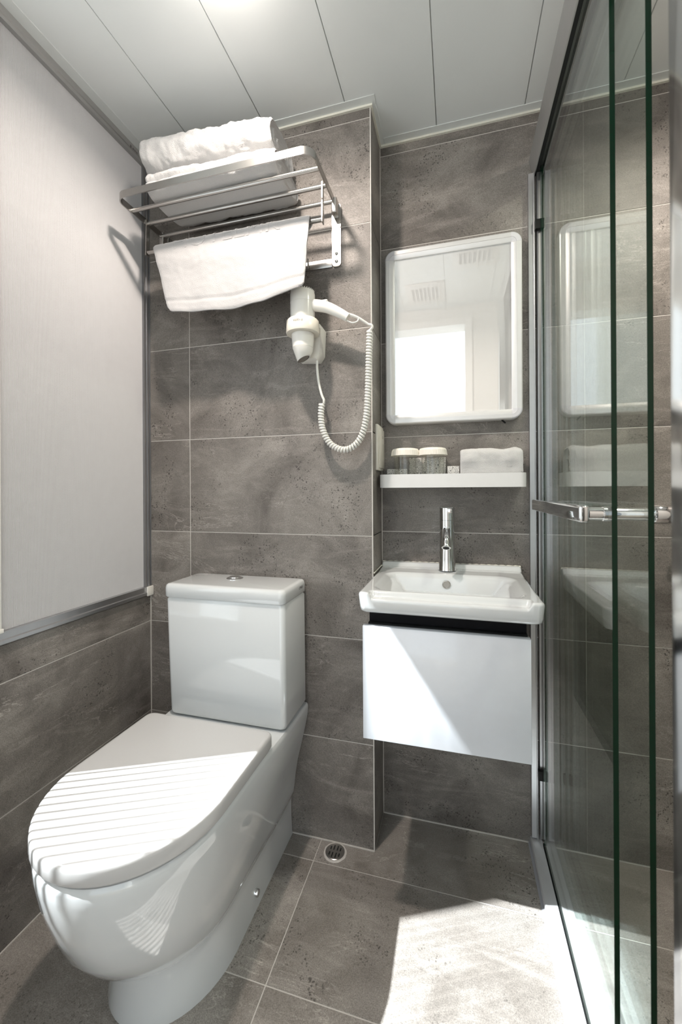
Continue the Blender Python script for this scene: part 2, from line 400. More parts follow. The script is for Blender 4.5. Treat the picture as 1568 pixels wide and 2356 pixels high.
# front wall behind the camera with the doorway
wf = struct(MB().box((1.07, -1.25, 0), (XR + 0.1, -1.15, H)).box((-0.12, -1.25, 0), (0.40, -1.15, H)).box((0.40, -1.25, 2.045), (1.07, -1.15, H)).build('wall_front', M['paint']))
df = MB()
df.box((1.045, -1.262, 0), (1.085, -1.138, 2.02)).box((0.385, -1.262, 0), (0.425, -1.138, 2.02)).box((0.385, -1.262, 2.02), (1.085, -1.138, 2.06))
struct(df.build('door_1', M['stile']))
# room beyond the doorway: pale walls and a tall window bay open to the sky
RB = MB()
RB.box((-0.12, -3.4, -0.08), (2.4, -1.25, -0.002))
struct(RB.build('floor_2', M['wood']))
struct(MB().box((-0.12, -3.4, 0), (-0.02, -1.25, 3.2)).box((2.4, -3.4, 0), (2.5, -1.25, 3.2)).box((-0.12, -1.26, H + 0.06), (2.5, -1.25, 3.2)).build('wall_beyond', M['paint']))
struct(MB().box((-0.12, -3.4, 3.2), (2.5, -2.6, 3.25)).build('ceiling_2', M['paint']))
w2 = struct(MB().box((-0.02, -3.4, 0), (2.4, -3.34, 0.12)).box((-0.02, -3.4, 3.1), (2.4, -3.34, 3.2)).box((-0.02, -3.4, 0.12), (0.06, -3.34, 3.1)).box((2.32, -3.4, 0.12), (2.4, -3.34, 3.1)).box((1.35, -3.4, 0.12), (1.42, -3.34, 3.1)).build('window_2', M['stile']))
# ceiling
ce = struct(box('ceiling', (-0.12, -1.25, H + 0.012), (XR + 0.1, D + 0.1, H + 0.06), M['gap']))
xs = [0.0, 0.1933, 0.4384, 0.6898, 0.9371, 1.1842, 1.4313, 1.6784, XR]
for i in range(len(xs) - 1):
    y1 = 0.0 if xs[i + 1] < W else D
    rbox('panel', (xs[i] + 0.0005, -1.25, H), (xs[i + 1] - 0.0005, y1 + 0.004, H + 0.012), M['ceiling'], ce, r=0.0012, seg=1)
# perimeter angle trim and its cream caulk bead
def trim(n, a, b): struct(rbox('trim_%d' % n, a, b, M['trim'], None, 0.0006, 1))
T = 0.0022
trim(1, (0.0, -0.030, H - T), (W + 0.017, 0.0, H))
trim(2, (W, -0.030 + 0.0302, H - T), (W + 0.017, D, H))
trim(3, (W + 0.0172, D - 0.030, H - T), (1.95, D, H))
trim(4, (0.0, -1.15, H - T), (0.0375, -0.0302, H))
bead = MB()
bead.box((0.0, -0.007, H - 0.008), (W + 0.006, 0.0, H - T)).box((W, 0.0, H - 0.008), (W + 0.006, D, H - T)).box((W + 0.006, D - 0.007, H - 0.008), (XR, D, H - T))
struct(bead.build('trim_5', M['caulk']))

# ------------------------------------------------------------------ left window with sliding panels
win = struct(MB().prism([(-0.10, 0), (0.004, 0), (0.010, 0.004), (0.010, 0.012), (0.006, 0.014), (0.006, 0.030), (-0.10, 0.030)], (0, -1.15, 0.6885), 'y', 1.15)
             .build('window_1', M['alu']))
win2 = MB().prism([(-0.12, 0), (0.006, 0), (0.006, 0.010), (0.009, 0.012), (0.009, 0.028), (-0.12, 0.028)], (0, -1.15, H - 0.0302), 'y', 1.15).build('top_rail', M['alu_dull'], win)
jb = MB()
jb.prism([(-0.06, -0.026), (0.003, -0.026), (0.003, -0.020), (-0.001, -0.019), (-0.001, -0.0165), (0.004, -0.0155), (0.004, -0.009), (-0.002, -0.008), (-0.002, -0.0045), (0.005, -0.0035), (0.005, -0.0005), (-0.06, -0.0005)], (0, 0, 0.7185), 'z', H - 0.0302 - 0.7185)
jb.build('side_rail', M['alu'], win)
# fluted far panel: corrugated sheet
nf = 176; y0, y1 = -0.468, -0.026
vs, fs = [], []
for i in range(nf * 2 + 1):
    y = y0 + (y1 - y0) * i / (nf * 2); x = -0.006 + (0.0011 if i % 2 else 0.0)
    vs += [(x, y, 0.7188), (x, y, H - 0.0303)]
for i in range(nf * 2): fs.append((2 * i, 2 * i + 2, 2 * i + 3, 2 * i + 1))
k = len(vs); vs += [(-0.014, y0, 0.7188), (-0.014, y1, 0.7188), (-0.014, y1, H - 0.0303), (-0.014, y0, H - 0.0303)]
fs.append((k, k + 3, k + 2, k + 1)); fs.append((0, 1, k + 3, k)); fs.append((nf * 4, k + 1, k + 2, nf * 4 + 1))
MB().add(vs, fs).build('fluted_panel', M['panel'], win)
rbox('stile', (-0.012, -0.566, 0.7188), (0.007, -0.4745, H - 0.0303), M['stile'], win, 0.002)
rbox('rail_cap', (0.0065, -0.0275, 0.6885), (0.0125, 0.0 - 0.0004, 0.7195), M['plastic'], win, 0.0015)
rbox('rail_cap', (0.0068, -0.560, 0.7187), (0.0135, -0.4745, 0.7285), M['plastic'], win, 0.0015)
rbox('end_stile', (-0.10, -1.15, 0.7188), (0.006, -1.08, H - 0.0303), M['stile'], win, 0.002)
box('outer_jamb', (-0.12, -0.628, 0.7188), (-0.105, 0.0, H - 0.031), M['paint'], win)
rb = MB(); y = -0.585
while y > -1.08:
    # unseen ribs shaped wide below, thin above, to stripe the lid, not floor
    rb.box((-0.0075, y - 0.0068, 0.7188), (-0.0055, y, 1.235)); rb.box((-0.0072, y - 0.0042, 1.245), (-0.0060, y - 0.0026, H - 0.0303)); y -= 0.0225
o = rb.build('pane_rib', M['rib'], win); o['kind'] = 'stuff'
# tiny printed emblem on the top rail
em = MB()
for a0, a1, c0, c1 in ((-0.090, -0.084, 0.010, 0.018), (-0.080, -0.074, 0.012, 0.0165), (-0.0725, -0.066, 0.012, 0.0165), (-0.0645, -0.058, 0.012, 0.0165)):
    em.box((0.009, a0, H - 0.0302 + c0), (0.0093, a1, H - 0.0302 + c1))
em.build('printed_mark', M['ink'], win)

# ------------------------------------------------------------------ lamps (just above the frame)
def ceiling_lamp(x, y, w, col, label, mt='lamp'):
    t = thing('ceiling_lamp', label, 'lamp', (x, y, H))
    part(MB().lathe([(0.060, 0), (0.060, -0.006), (0.052, -0.016), (0.046, -0.018)], (x, y, H), 40).build('housing', M['white_metal'], None, 30), t)
    part(MB().lathe([(0.044, -0.0182), (0.0435, -0.034), (0.036, -0.043), (0.012, -0.048)], (x, y, H), 40).build('diffuser', M[mt], None, 40), t)
    ld = bpy.data.lights.new('lamp_light', 'AREA'); ld.shape = 'DISK'; ld.size = 0.055; ld.spread = math.radians(168); ld.energy = w; ld.color = col
    lo = bpy.data.objects.new('lamp_light', ld); COL.objects.link(lo); lo.location = (0, 0, -0.050); lo.parent = t
ceiling_lamp(LAMP_POS[0], LAMP_POS[1], LAMP_W, (1.0, 0.87, 0.77), 'round white ceiling lamp above the toilet')
ceiling_lamp(1.60, -0.35, SHOWER_LAMP_W, (1.0, 0.88, 0.77), 'round white ceiling lamp inside the shower', 'lamp_dim')

# ceiling vents seen in the mirror
def ceiling_vent(x0, y0, x1, y1, label):
    t = thing('ceiling_vent', label, 'vent', ((x0 + x1) / 2, (y0 + y1) / 2, H), 'ceiling vents')
    part(rbox('frame', (x0, y0, H - 0.006), (x1, y1, H), M['vent'], None, 0.002), t)
    gx0, gx1, gy0, gy1 = x0 + 0.03, x1 - 0.03, y0 + 0.05, y1 - 0.05
    part(box('backing', (gx0, gy0, H - 0.0072), (gx1, gy1, H - 0.0061), M['vent_dark']), t)
    n = 7; p = (gx1 - gx0) / n
    for i in range(n + 1):
        part(box('slat', (gx0 + p * i - 0.004, gy0, H - 0.010), (gx0 + p * i + 0.004, gy1, H - 0.0073), M['vent']), t)
ceiling_vent(0.725, -1.06, 0.935, -0.815, 'white slatted ceiling vent reflected low in the wall mirror')
ceiling_vent(0.975, -0.72, 1.185, -0.53, 'white slatted ceiling vent reflected at the top of the wall mirror')

# ------------------------------------------------------------------ toilet
TX = 0.373
toilet = thing('toilet', 'white close-coupled ceramic toilet with closed D-shaped lid and square cistern', 'toilet', (TX, -0.33, 0))
def d_outline(hw_r, hw_f, yr, yc, yf, n_side=10, n_arc=26, e=2.0, blend=(-0.08, -0.36)):
    pts = []
    for i in range(n_side):
        y = yr + (yc - yr) * i / n_side
        t = smooth01((blend[0] - y) / (blend[0] - blend[1])); pts.append((hw_r + (hw_f - hw_r) * t, y))
    L = yc - yf
    for i in range(n_arc + 1):
        a = PI * i / n_arc; c, s = math.cos(a), math.sin(a)
        pts.append((hw_f * math.copysign(abs(c) ** (2 / e), c), yc - L * abs(s) ** (2 / e)))
    for i in range(n_side - 1, -1, -1):
        y = yr + (yc - yr) * i / n_side
        t = smooth01((blend[0] - y) / (blend[0] - blend[1])); pts.append((-(hw_r + (hw_f - hw_r) * t), y))
    return [(TX + x, y) for x, y in pts]
lev = [  # z, hw rear, hw front, yc, y front
    (0.000, 0.135, 0.136, -0.33, -0.508), (0.010, 0.134, 0.135, -0.33, -0.5075), (0.045, 0.132, 0.131, -0.33, -0.503), (0.085, 0.131, 0.128, -0.33, -0.500), (0.106, 0.132, 0.127, -0.335, -0.501),
    (0.115, 0.134, 0.128, -0.34, -0.506), (0.121, 0.137, 0.133, -0.345, -0.520), (0.130, 0.139, 0.139, -0.355, -0.537), (0.150, 0.142, 0.1445, -0.365, -0.556), (0.184, 0.146, 0.152, -0.38, -0.582), (0.226, 0.153, 0.160, -0.40, -0.608),
    (0.280, 0.166, 0.168, -0.42, -0.628), (0.330, 0.178, 0.174, -0.435, -0.642), (0.370, 0.1855, 0.1765, -0.445, -0.6490), (0.390, 0.187, 0.1765, -0.45, -0.6500), (0.397, 0.186, 0.1755, -0.45, -0.6490), (0.4015, 0.183, 0.172, -0.45, -0.6455)]
rings = [[(x, y, z) for x, y in d_outline(hr, hf, -0.004, yc, yf)] for z, hr, hf, yc, yf in lev]
part(MB().loft(rings).build('bowl', M['porcelain'], None, 50), toilet)
# thin seat ring and lid
rings = [[(x, y, z) for x, y in d_outline(hw, hw, -0.236, -0.45, yf)] for z, hw, yf in ((0.4016, 0.168, -0.637), (0.4085, 0.168, -0.637))]
part(MB().loft(rings).build('seat', M['seat'], None, 40), toilet)
def lid_ring(z, hw, yr, yf, rr=0.018):
    pts = d_outline(hw, hw, yr, -0.45, yf, n_side=12, n_arc=40)
    # round the two rear corners
    out = []
    for i in range(6):
        a = math.radians(90 - 90 * i / 5); out.append((TX + hw - rr + rr * math.cos(a), yr - rr + rr * math.sin(a)))
    out += [p for p in pts[1:-1] if p[1] < yr - rr - 0.002]
    for i in range(6):
        a = math.radians(180 - 90 * i / 5); out.append((TX - hw + rr + rr * math.cos(a), yr - rr + rr * math.sin(a)))
    return [(x, y, z) for x, y in out]
lr = [(0.4086, 0.176, -0.232, -0.648), (0.4095, 0.1795, -0.230, -0.6515), (0.413, 0.181, -0.2285, -0.6535), (0.4325, 0.181, -0.2285, -0.6535), (0.4375, 0.1803, -0.2292, -0.6528), (0.4405, 0.1785, -0.231, -0.651), (0.4420, 0.1755, -0.234, -0.648), (0.4424, 0.170, -0.239, -0.6425)]
part(MB().loft([lid_ring(*q) for q in lr]).build('lid', M['seat'], None, 50), toilet)
# cistern
def tank_ring(z, x0, x1, yf, yb, r): return [(x, y, z) for x, y in rrect((x1 - x0) / 2, (yb - yf) / 2, r, 6, ((x0 + x1) / 2, (yf + yb) / 2))]
part(MB().loft([tank_ring(0.4035, 0.214, 0.548, -0.160, -0.012, 0.014), tank_ring(0.409, 0.207, 0.555, -0.167, -0.008, 0.014), tank_ring(0.418, 0.2045, 0.5575, -0.1695, -0.006, 0.014), tank_ring(0.56, 0.199, 0.5565, -0.1695, -0.006, 0.014),
                tank_ring(0.728, 0.1935, 0.5555, -0.1695, -0.006, 0.014), tank_ring(0.7345, 0.197, 0.552, -0.166, -0.009, 0.014)]).build('cistern', M['porcelain'], None, 50), toilet)
cl = MB().loft([tank_ring(0.7352, 0.190, 0.555, -0.1705, -0.006, 0.016), tank_ring(0.738, 0.188, 0.557, -0.1725, -0.004, 0.017), tank_ring(0.760, 0.188, 0.557, -0.1725, -0.004, 0.017), tank_ring(0.768, 0.190, 0.555, -0.1705, -0.006, 0.016),
                tank_ring(0.7715, 0.194, 0.551, -0.1665, -0.010, 0.014), tank_ring(0.7725, 0.202, 0.543, -0.158, -0.018, 0.010)]).build('cistern_lid', M['porcelain'], None, 50)
part(cl, toilet)
part(MB().lathe([(0.0245, 0), (0.0245, 0.0015), (0.021, 0.0035), (0.017, 0.0035), (0.016, 0.006), (0.011, 0.0075), (0.004, 0.008)], (0.352, -0.062, 0.7724), 36).build('flush_button', M['chrome'], None, 40), toilet)
me = text_mesh('CMKA', 0.0105, 0.0001); o = link('lettering', me, M['ink'])
me.transform(Matrix(((0, 0, 1, 0.5573), (1, 0, 0, -0.050), (0, 1, 0, 0.7545), (0, 0, 0, 1)))); part(o, toilet)
for bx, sx in ((TX + 0.1345, 1), (TX - 0.1345, -1)):
    part(MB().lathe([(0.0085, -0.004), (0.0085, 0.004), (0.0075, 0.006), (0.003, 0.0065)] if sx > 0 else [(0.0085, 0.004), (0.0085, -0.004), (0.0075, -0.006), (0.003, -0.0065)], (bx, -0.236, 0.040), 20, 'x').build('bolt_cap', M['chrome'], None, 40), toilet)

# ------------------------------------------------------------------ vanity cabinet and washbasin
VX0, VX1, VY = 0.7715, 1.1415, -0.200
van = thing('vanity_cabinet', 'wall-hung white fronted vanity cabinet with black finger gap under the basin', 'cabinet', ((VX0 + VX1) / 2, -0.05, 0.4425))
cb = MB(); ca, cbb = (VX0 + 0.010, -0.165, 0.4435), (VX1 - 0.004, D - 0.001, 0.7445)
cb.box(ca, (cbb[0], cbb[1], 0.458)).box((ca[0], ca[1], 0.458), (ca[0] + 0.015, cbb[1], cbb[2])).box((cbb[0] - 0.015, ca[1], 0.458), cbb)
cb.box((ca[0] + 0.015, cbb[1] - 0.012, 0.458), (cbb[0] - 0.015, cbb[1], cbb[2])).box((ca[0] + 0.015, ca[1], 0.690), (cbb[0] - 0.015, ca[1] + 0.004, cbb[2]))
part(cb.build('carcass', M['carcass']), van)
part(rbox('drawer_front', (VX0, VY, 0.4425), (VX1, VY + 0.018, 0.7105), M['door'], None, 0.0012), van)
part(box('finger_rail', (VX0 + 0.010, -0.180, 0.690), (VX1 - 0.004, -0.1655, 0.713), M['dark']), van)
BX0, BX1, BY0, BY1, BZ0, BZ1 = 0.762, 1.169, -0.212, D - 0.0008, 0.7450, 0.7920
basin = thing('washbasin', 'white rectangular ceramic washbasin on the vanity cabinet', 'washbasin', ((BX0 + BX1) / 2, -0.03, BZ0))
ix0, ix1, iy0, iy1 = 0.799, 1.131, -0.166, 0.046   # inner opening
def sst(a, b, x): return smooth01((x - a) / (b - a))
def basin_z(x, y):
    z = BZ1
    # distance inside the opening (rounded)
    dx = min(x - ix0, ix1 - x); dy0 = y - iy0; dy1 = iy1 - y
    d = min(dx, dy0, dy1)
    # soft corner
    cr = 0.035
    ax, ay = cr - dx, cr - min(dy0, dy1)
    if ax > 0 and ay > 0: d = cr - math.hypot(ax, ay)
    if d > -0.012:
        lip = sst(-0.012, 0.010, d)
        fall = 0.010 * lip
        if d > 0:
            sx = min(dx / 0.095, 1.0); sy0 = min(dy0 / 0.030, 1.0); sy1 = min(dy1 / 0.030, 1.0)
            k = min(sst(0, 1, sx), sst(0, 1, sy0), sst(0, 1, sy1))
            fall += 0.085 * k
        z -= fall
    # raised strip along the wall
    z += 0.012 * sst(BY1 - 0.030, BY1 - 0.014, y)
    # deck rises a little towards the tap ledge
    z += 0.004 * sst(iy1, BY1 - 0.03, y)
    # stepped front lip between the two corner blocks
    w = sst(BX0 + 0.024, BX0 + 0.036, x) * sst(BX1 - 0.024, BX1 - 0.036, x) if True else 0
    w = sst(BX0 + 0.024, BX0 + 0.036, x) * (1 - sst(BX1 - 0.036, BX1 - 0.024, x))
    z -= 0.013 * w * (1 - sst(BY0 + 0.016, BY0 + 0.030, y))
    # rounded outer edges
    e = min(x - BX0, BX1 - x, y - BY0)
    r = 0.007
    if e < r: z -= r - math.sqrt(max(0, r * r - (r - e) ** 2))
    return z
nx, ny = 150, 130
def gs(i, n, a, b):  # denser towards the edges
    t = i / n; return a + (b - a) * (t + 0.0 * math.sin(2 * PI * t))
X = [BX0, BX0 + 0.0008, BX0 + 0.002, BX0 + 0.004] + [BX0 + 0.006 + (BX1 - BX0 - 0.012) * i / nx for i in range(nx + 1)] + [BX1 - 0.004, BX1 - 0.002, BX1 - 0.0008, BX1]
Y = [BY0, BY0 + 0.0008, BY0 + 0.002, BY0 + 0.004] + [BY0 + 0.006 + (BY1 - BY0 - 0.006) * i / ny for i in range(ny + 1)]
def cpos(x, y):  # round plan corners at the front
    r = 0.016
    for cx_, s in ((BX0 + r, -1), (BX1 - r, 1)):
        if (x - cx_) * s > 0 and y < BY0 + r:
            vx, vy = (x - cx_), (y - BY0 - r); mlen = max(abs(vx), abs(vy)); h = math.hypot(vx, vy)
            if h > 1e-9: k = mlen / h; return cx_ + vx * k, BY0 + r + vy * k
    return x, y
vs, fs = [], []
for y in Y:
    for x in X:
        px_, py_ = cpos(x, y); vs.append((px_, py_, basin_z(x, y)))
NX, NY = len(X), len(Y)
for j in range(NY - 1):
    for i in range(NX - 1): fs.append((j * NX + i, j * NX + i + 1, (j + 1) * NX + i + 1, (j + 1) * NX + i))
bnd = [i for i in range(NX)] + [j * NX + NX - 1 for j in range(1, NY)] + [(NY - 1) * NX + i for i in range(NX - 2, -1, -1)] + [j * NX for j in range(NY - 2, 0, -1)]
prev = bnd; cxm, cym = (BX0 + BX1) / 2, (BY0 + BY1) / 2
for zz, ins in ((BZ0 + 0.012, 0.0025), (BZ0 + 0.004, 0.004), (BZ0, 0.008)):
    k = len(vs); cur = []
    for n_, i in enumerate(bnd):
        x, y, z = vs[i]; fx = 1 - ins / (BX1 - BX0) * 2; fy = 1 - ins / (BY1 - BY0)
        yy = BY1 - (BY1 - y) * fy
        vs.append((cxm + (x - cxm) * fx, yy, zz)); cur.append(k + n_)
    for n_ in range(len(bnd)):
        q = (n_ + 1) % len(bnd); fs.append((prev[n_], cur[n_], cur[q], prev[q]))
    prev = cur
fs.append(tuple(prev))
# keep the bowl hidden underneath inside the cabinet
part(MB().add(vs, fs).build('basin', M['porcelain'], None, 55), basin)
part(MB().lathe([(0.0118, 0.0), (0.0118, -0.003), (0.0095, -0.004), (0.0090, -0.001)], (0.9605, 0.0365, 0.7665), 28, 'y').build('overflow_ring', M['steel'], None, 40), basin)
sl = MB(); prevp = None
pts = [(BX0 + (BX1 - BX0) * i / 60, D - 0.003 + 0.0006 * math.sin(i * 1.7), 0.8055 + 0.0007 * math.sin(i * 2.3)) for i in range(61)]
part(sl.tube(pts, 0.0035, 8).build('sealant_bead', M['caulk'], None, 60), basin)
part(MB().tube([(BX0 - 0.0005, 0.0 + D * i / 20, 0.7965 + 0.0006 * math.sin(i * 2.1)) for i in range(21)], 0.0018, 8).build('sealant_bead', M['caulk'], None, 60), basin)

# tap
FX, FY, FZ = 0.9615, 0.098, 0.7965
tap = thing('basin_tap', 'chrome single-lever tap on the back ledge of the washbasin', 'tap', (FX, FY, FZ))
part(MB().lathe([(0.0262, 0), (0.0262, 0.002), (0.0250, 0.004), (0.0248, 0.012), (0.0240, 0.014), (0.0232, 0.030), (0.0222, 0.055), (0.0218, 0.08), (0.0218, 0.1465)], (FX, FY, FZ), 48).build('body', M['chrome'], None, 35), tap)
part(MB().lathe([(0.0205, 0.147), (0.0205, 0.1478), (0.0218, 0.1480), (0.0218, 0.183), (0.0205, 0.1848)], (FX, FY, FZ), 48).build('lever_cap', M['chrome'], None, 35), tap)
part(rbox('lever', (FX + 0.001, FY - 0.030, FZ + 0.168), (FX + 0.0155, FY - 0.012, FZ + 0.182), M['chrome'], None, 0.0025), tap)
sp = MB()
path = catmull([(FX, 0.088, 0.9185), (FX, 0.062, 0.9140), (FX, 0.040, 0.9055), (FX - 0.0003, 0.024, 0.8935), (FX - 0.0005, 0.0135, 0.8775)], 6)
c1 = path[-1]; dirv = (path[-1] - path[-2]).normalized()
sp.tube(path + [c1 + dirv * 0.0006, c1 + dirv * 0.0052, c1 + dirv * 0.0060], [0.0100] * (len(path) - 1) + [0.0104, 0.0124, 0.0126, 0.0118], 32, True)
c1 = c1 + dirv * 0.006
part(sp.build('spout', M['chrome'], None, 30), tap)
part(MB().tube([c1 - dirv * 0.0010, c1 + dirv * 0.0004], 0.0090, 24).build('aerator', M['dark'], None, 40), tap)

# ------------------------------------------------------------------ mirror
MX0, MX1, MZ0, MZ1, MY = 0.7775, 1.1745, 1.2375, 1.7785, 0.1188
mir = thing('wall_mirror', 'rectangular wall mirror in a silver snap frame with rounded corner caps', 'mirror', ((MX0 + MX1) / 2, D, (MZ0 + MZ1) / 2))
fw, cs = 0.0285, 0.030
prof = [(0.0, 0.030), (0.0, 0.005), (0.0012, 0.002), (0.004, 0.0004), (0.0150, 0.0), (0.0155, 0.0010), (0.0175, 0.0012), (0.0265, 0.0040), (fw, 0.0052), (fw, 0.030)]  # (distance inwards, depth from the front)
def rail(name, axis, lo, hi, edge, sgn):
    mb = MB()
    if axis == 'x': mb.prism([(MY + d, edge + sgn * a) for a, d in prof], (lo, 0, 0), 'x', hi - lo)
    else: mb.prism([(edge + sgn * a, MY + d) for a, d in prof], (0, 0, lo), 'z', hi - lo)
    part(mb.build(name, M['frame'], None, 25), mir)
rail('frame_rail', 'x', MX0 + cs, MX1 - cs, MZ1, -1); rail('frame_rail', 'x', MX0 + cs, MX1 - cs, MZ0, 1)
rail('frame_rail', 'z', MZ0 + cs, MZ1 - cs, MX0, 1); rail('frame_rail', 'z', MZ0 + cs, MZ1 - cs, MX1, -1)
for (cx_, cz_, a0) in ((MX0 + cs, MZ0 + cs, 180), (MX1 - cs, MZ0 + cs, 270), (MX1 - cs, MZ1 - cs, 0), (MX0 + cs, MZ1 - cs, 90)):
    rings = []
    for i in range(13):
        a = math.radians(a0 + 90 * i / 12)
        rings.append([(cx_ + (cs - q) * math.cos(a), MY - 0.0004 + d, cz_ + (cs - q) * math.sin(a)) for q, d in prof])
    part(MB().loft(rings).build('corner_cap', M['corner'], None, 25), mir)
part(box('mirror_glass', (MX0 + fw - 0.004, MY + 0.0100, MZ0 + fw - 0.004), (MX1 - fw + 0.004, MY + 0.014, MZ1 - fw + 0.004), M['mirror']), mir)
part(box('backing_board', (MX0 + 0.012, MY + 0.015, MZ0 + 0.012), (MX1 - 0.012, D - 0.0002, MZ1 - 0.012), M['alu_dull']), mir)
part(MB().tube([(1.118, 0.138, MZ0 + 0.002), (1.123, 0.136, MZ0 - 0.004), (1.129, 0.135, MZ0 - 0.010)], 0.0022, 8).build('hanging_wire', M['dark'], None, 40), mir)

# ------------------------------------------------------------------ shelf and what stands on it
SX0, SX1, SY, SZ0, SZ1 = 0.7685, 1.1735, 0.046, 1.0400, 1.0790
shelf = thing('wall_shelf', 'narrow white tray shelf with upturned rim under the mirror', 'shelf', ((SX0 + SX1) / 2, D, SZ0))
def shelf_outline(ins, n=6, r=0.018):
    x0, x1, y = SX0 + ins, SX1 - ins, SY + ins; r = max(0.004, r - ins); pts = [(x0, D - 0.0004)]
    for i in range(n + 1):
        a = math.radians(180 + 90 * i / n); pts.append((x0 + r + r * math.cos(a), y + r + r * math.sin(a)))
    for i in range(n + 1):
        a = math.radians(270 + 90 * i / n); pts.append((x1 - r + r * math.cos(a), y + r + r * math.sin(a)))
    pts.append((x1, D - 0.0004)); return pts
oa, ob = shelf_outline(0), shelf_outline(0.0022)
rings = [[(x, y, SZ0) for x, y in oa], [(x, y, SZ1) for x, y in oa], [(x, y, SZ1) for x, y in ob], [(x, y, SZ0 + 0.003) for x, y in ob]]
part(MB().loft(rings, True, True).build('tray', M['white_metal'], None, 35), shelf)
SF = SZ0 + 0.0032
def glass_jar(x, y, label):
    t = thing('glass_tumbler', label, 'glass', (x, y, SF), 'covered tumblers on the shelf')
    part(MB().lathe([(0.030, 0), (0.0335, 0.003), (0.0345, 0.095), (0.0325, 0.095), (0.0315, 0.010), (0.010, 0.008)], (x, y, SF), 36).build('tumbler', M['jar'], None, 40), t)
    mb = MB(); n = 72; prof = [(0.0425, 0.0925), (0.0400, 0.1075), (0.0365, 0.1130), (0.0300, 0.1145), (0.0100, 0.1150)]; rings = []
    for r, h in prof:
        rings.append([(x + (r + (0.0006 if i % 2 and r > 0.036 else 0)) * math.cos(2 * PI * i / n), y + (r + (0.0006 if i % 2 and r > 0.036 else 0)) * math.sin(2 * PI * i / n), SF + h) for i in range(n)])
    part(mb.loft(rings, False, True).build('paper_cover', M['paper'], None, 20), t)
glass_jar(0.8410, 0.093, 'glass tumbler under a fluted paper cover, beside the light switch')
glass_jar(0.9215, 0.099, 'glass tumbler under a fluted paper cover, next to the scroll-printed cartons')
def carton(a, b, rz, label):
    c = [(a[i] + b[i]) / 2 for i in range(3)]
    h = [(b[i] - a[i]) / 2 for i in range(3)]
    o = rbox('toiletry_carton', tuple(-q for q in h), tuple(h), M['carton'], None, 0.0012)
    o.location = c; o.rotation_euler = (0, 0, rz); tag(o, label, 'carton', 'scroll-printed cartons on the shelf'); return o
carton((0.7790, 0.1295, SF), (0.8420, 0.1470, SF + 0.056), 0.0, 'small scroll-printed carton at the left end of the shelf')
carton((0.8480, 0.1365, SF), (0.9580, 0.1470, SF + 0.090), 0, 'upright scroll-printed carton standing behind the two tumblers')
carton((0.9645, 0.070, SF), (0.9975, 0.132, SF + 0.058), 0.0, 'low scroll-printed carton beside the folded washcloth')

def slab_towel(name, x0, x1, y0, y1, z0, z1, mt, layers=3, tilt=0.0, amp=0.004, nx=90, nc=72, seed=0.0, e=3.2, skew=0.0, sag=0.0, turns=None):
    """folded towel: rounded bundle, folds wound in its ends, terry lumps"""
    cy_, cz_ = (y0 + y1) / 2, (z0 + z1) / 2; hy, hz = (y1 - y0) / 2, (z1 - z0) / 2
    rings = []
    ends = 7
    def ring(x, k):
        r = []
        for i in range(nc):
            a = 2 * PI * i / nc; c, s = math.cos(a), math.sin(a)
            yy = cy_ + hy * k * math.copysign(abs(c) ** (2 / e), c); zz = cz_ + hz * k * math.copysign(abs(s) ** (2 / e), s)
            crease = 0
            if c < -0.3:   # layered front fold
                for q in range(1, layers):
                    zc = z0 + (z1 - z0) * q / layers; crease += 0.006 * math.exp(-((zz - zc) / 0.004) ** 2)
            nrm = Vector((0, c, s)); d = amp * fbm((x * 1.0 + seed, yy, zz), 28) + amp * 0.12 * fbm((x + seed, yy, zz), 160)
            flat = 0.15 if (s < -0.7) else 1.0
            yy += nrm.y * d + crease + skew * (x - x0); zz += nrm.z * d * flat + tilt * (x - x0) * (zz - z0) / (z1 - z0)
            if s > 0.2: zz -= sag * math.sin(PI * (x - x0) / (x1 - x0))
            r.append((x, yy, zz))
        return r
    for j in range(ends):
        k = j / ends; rings.append(ring(x0 + 0.012 - 0.012 * math.sin(PI / 2 * k) , 0.2 + 0.68 * k))
    ee = 0.016
    for i in range(nx + 1):
        x = x0 + (x1 - x0) * i / nx; d = min(x - x0, x1 - x); k = 1.0
        if d < ee: k = 0.9 + 0.1 * math.sqrt(max(0, 1 - (1 - d / ee) ** 2))
        rings.append(ring(x, k))
    # wound right end with grooves
    for j in range(28, -1, -1):
        k = 0.06 + 0.82 * j / 28; rings.append(ring(x1 - 0.007 * abs(math.sin(k * PI * ((turns or layers) + 0.5))) - 0.002, k))
    return MB().loft(rings).build(name, mt, None, 60)
o = slab_towel('washcloth', 1.0000, 1.1655, 0.056, 0.136, SF, SF + 0.107, M['towel'], 2, -0.0, 0.004, 50, 64, 3.3, 3.5)
tag(o, 'thick folded white washcloth on the right of the shelf', 'washcloth')

# wall switch on the column
sw = thing('light_switch', 'slim white light switch plate on the tiled column beside the shelf', 'switch', (W, 0.09, 1.16))
part(rbox('plate', (W, 0.043, 1.0925), (W + 0.0085, 0.1395, 1.2295), M['switch'], None, 0.002), sw)
part(rbox('rocker', (W + 0.0086, 0.058, 1.1000), (W + 0.0120, 0.134, 1.2200), M['switch'], None, 0.0015), sw)
for body, z in (('D', 1.195), ('2', 1.170), ('/', 1.160)):
    me = text_mesh(body, 0.012, 0.0001); me.transform(Matrix(((0, 0, 1, W + 0.0121), (1, 0, 0, 0.105), (0, 1, 0, z), (0, 0, 0, 1)))); part(link('lettering', me, M['ink']), sw)

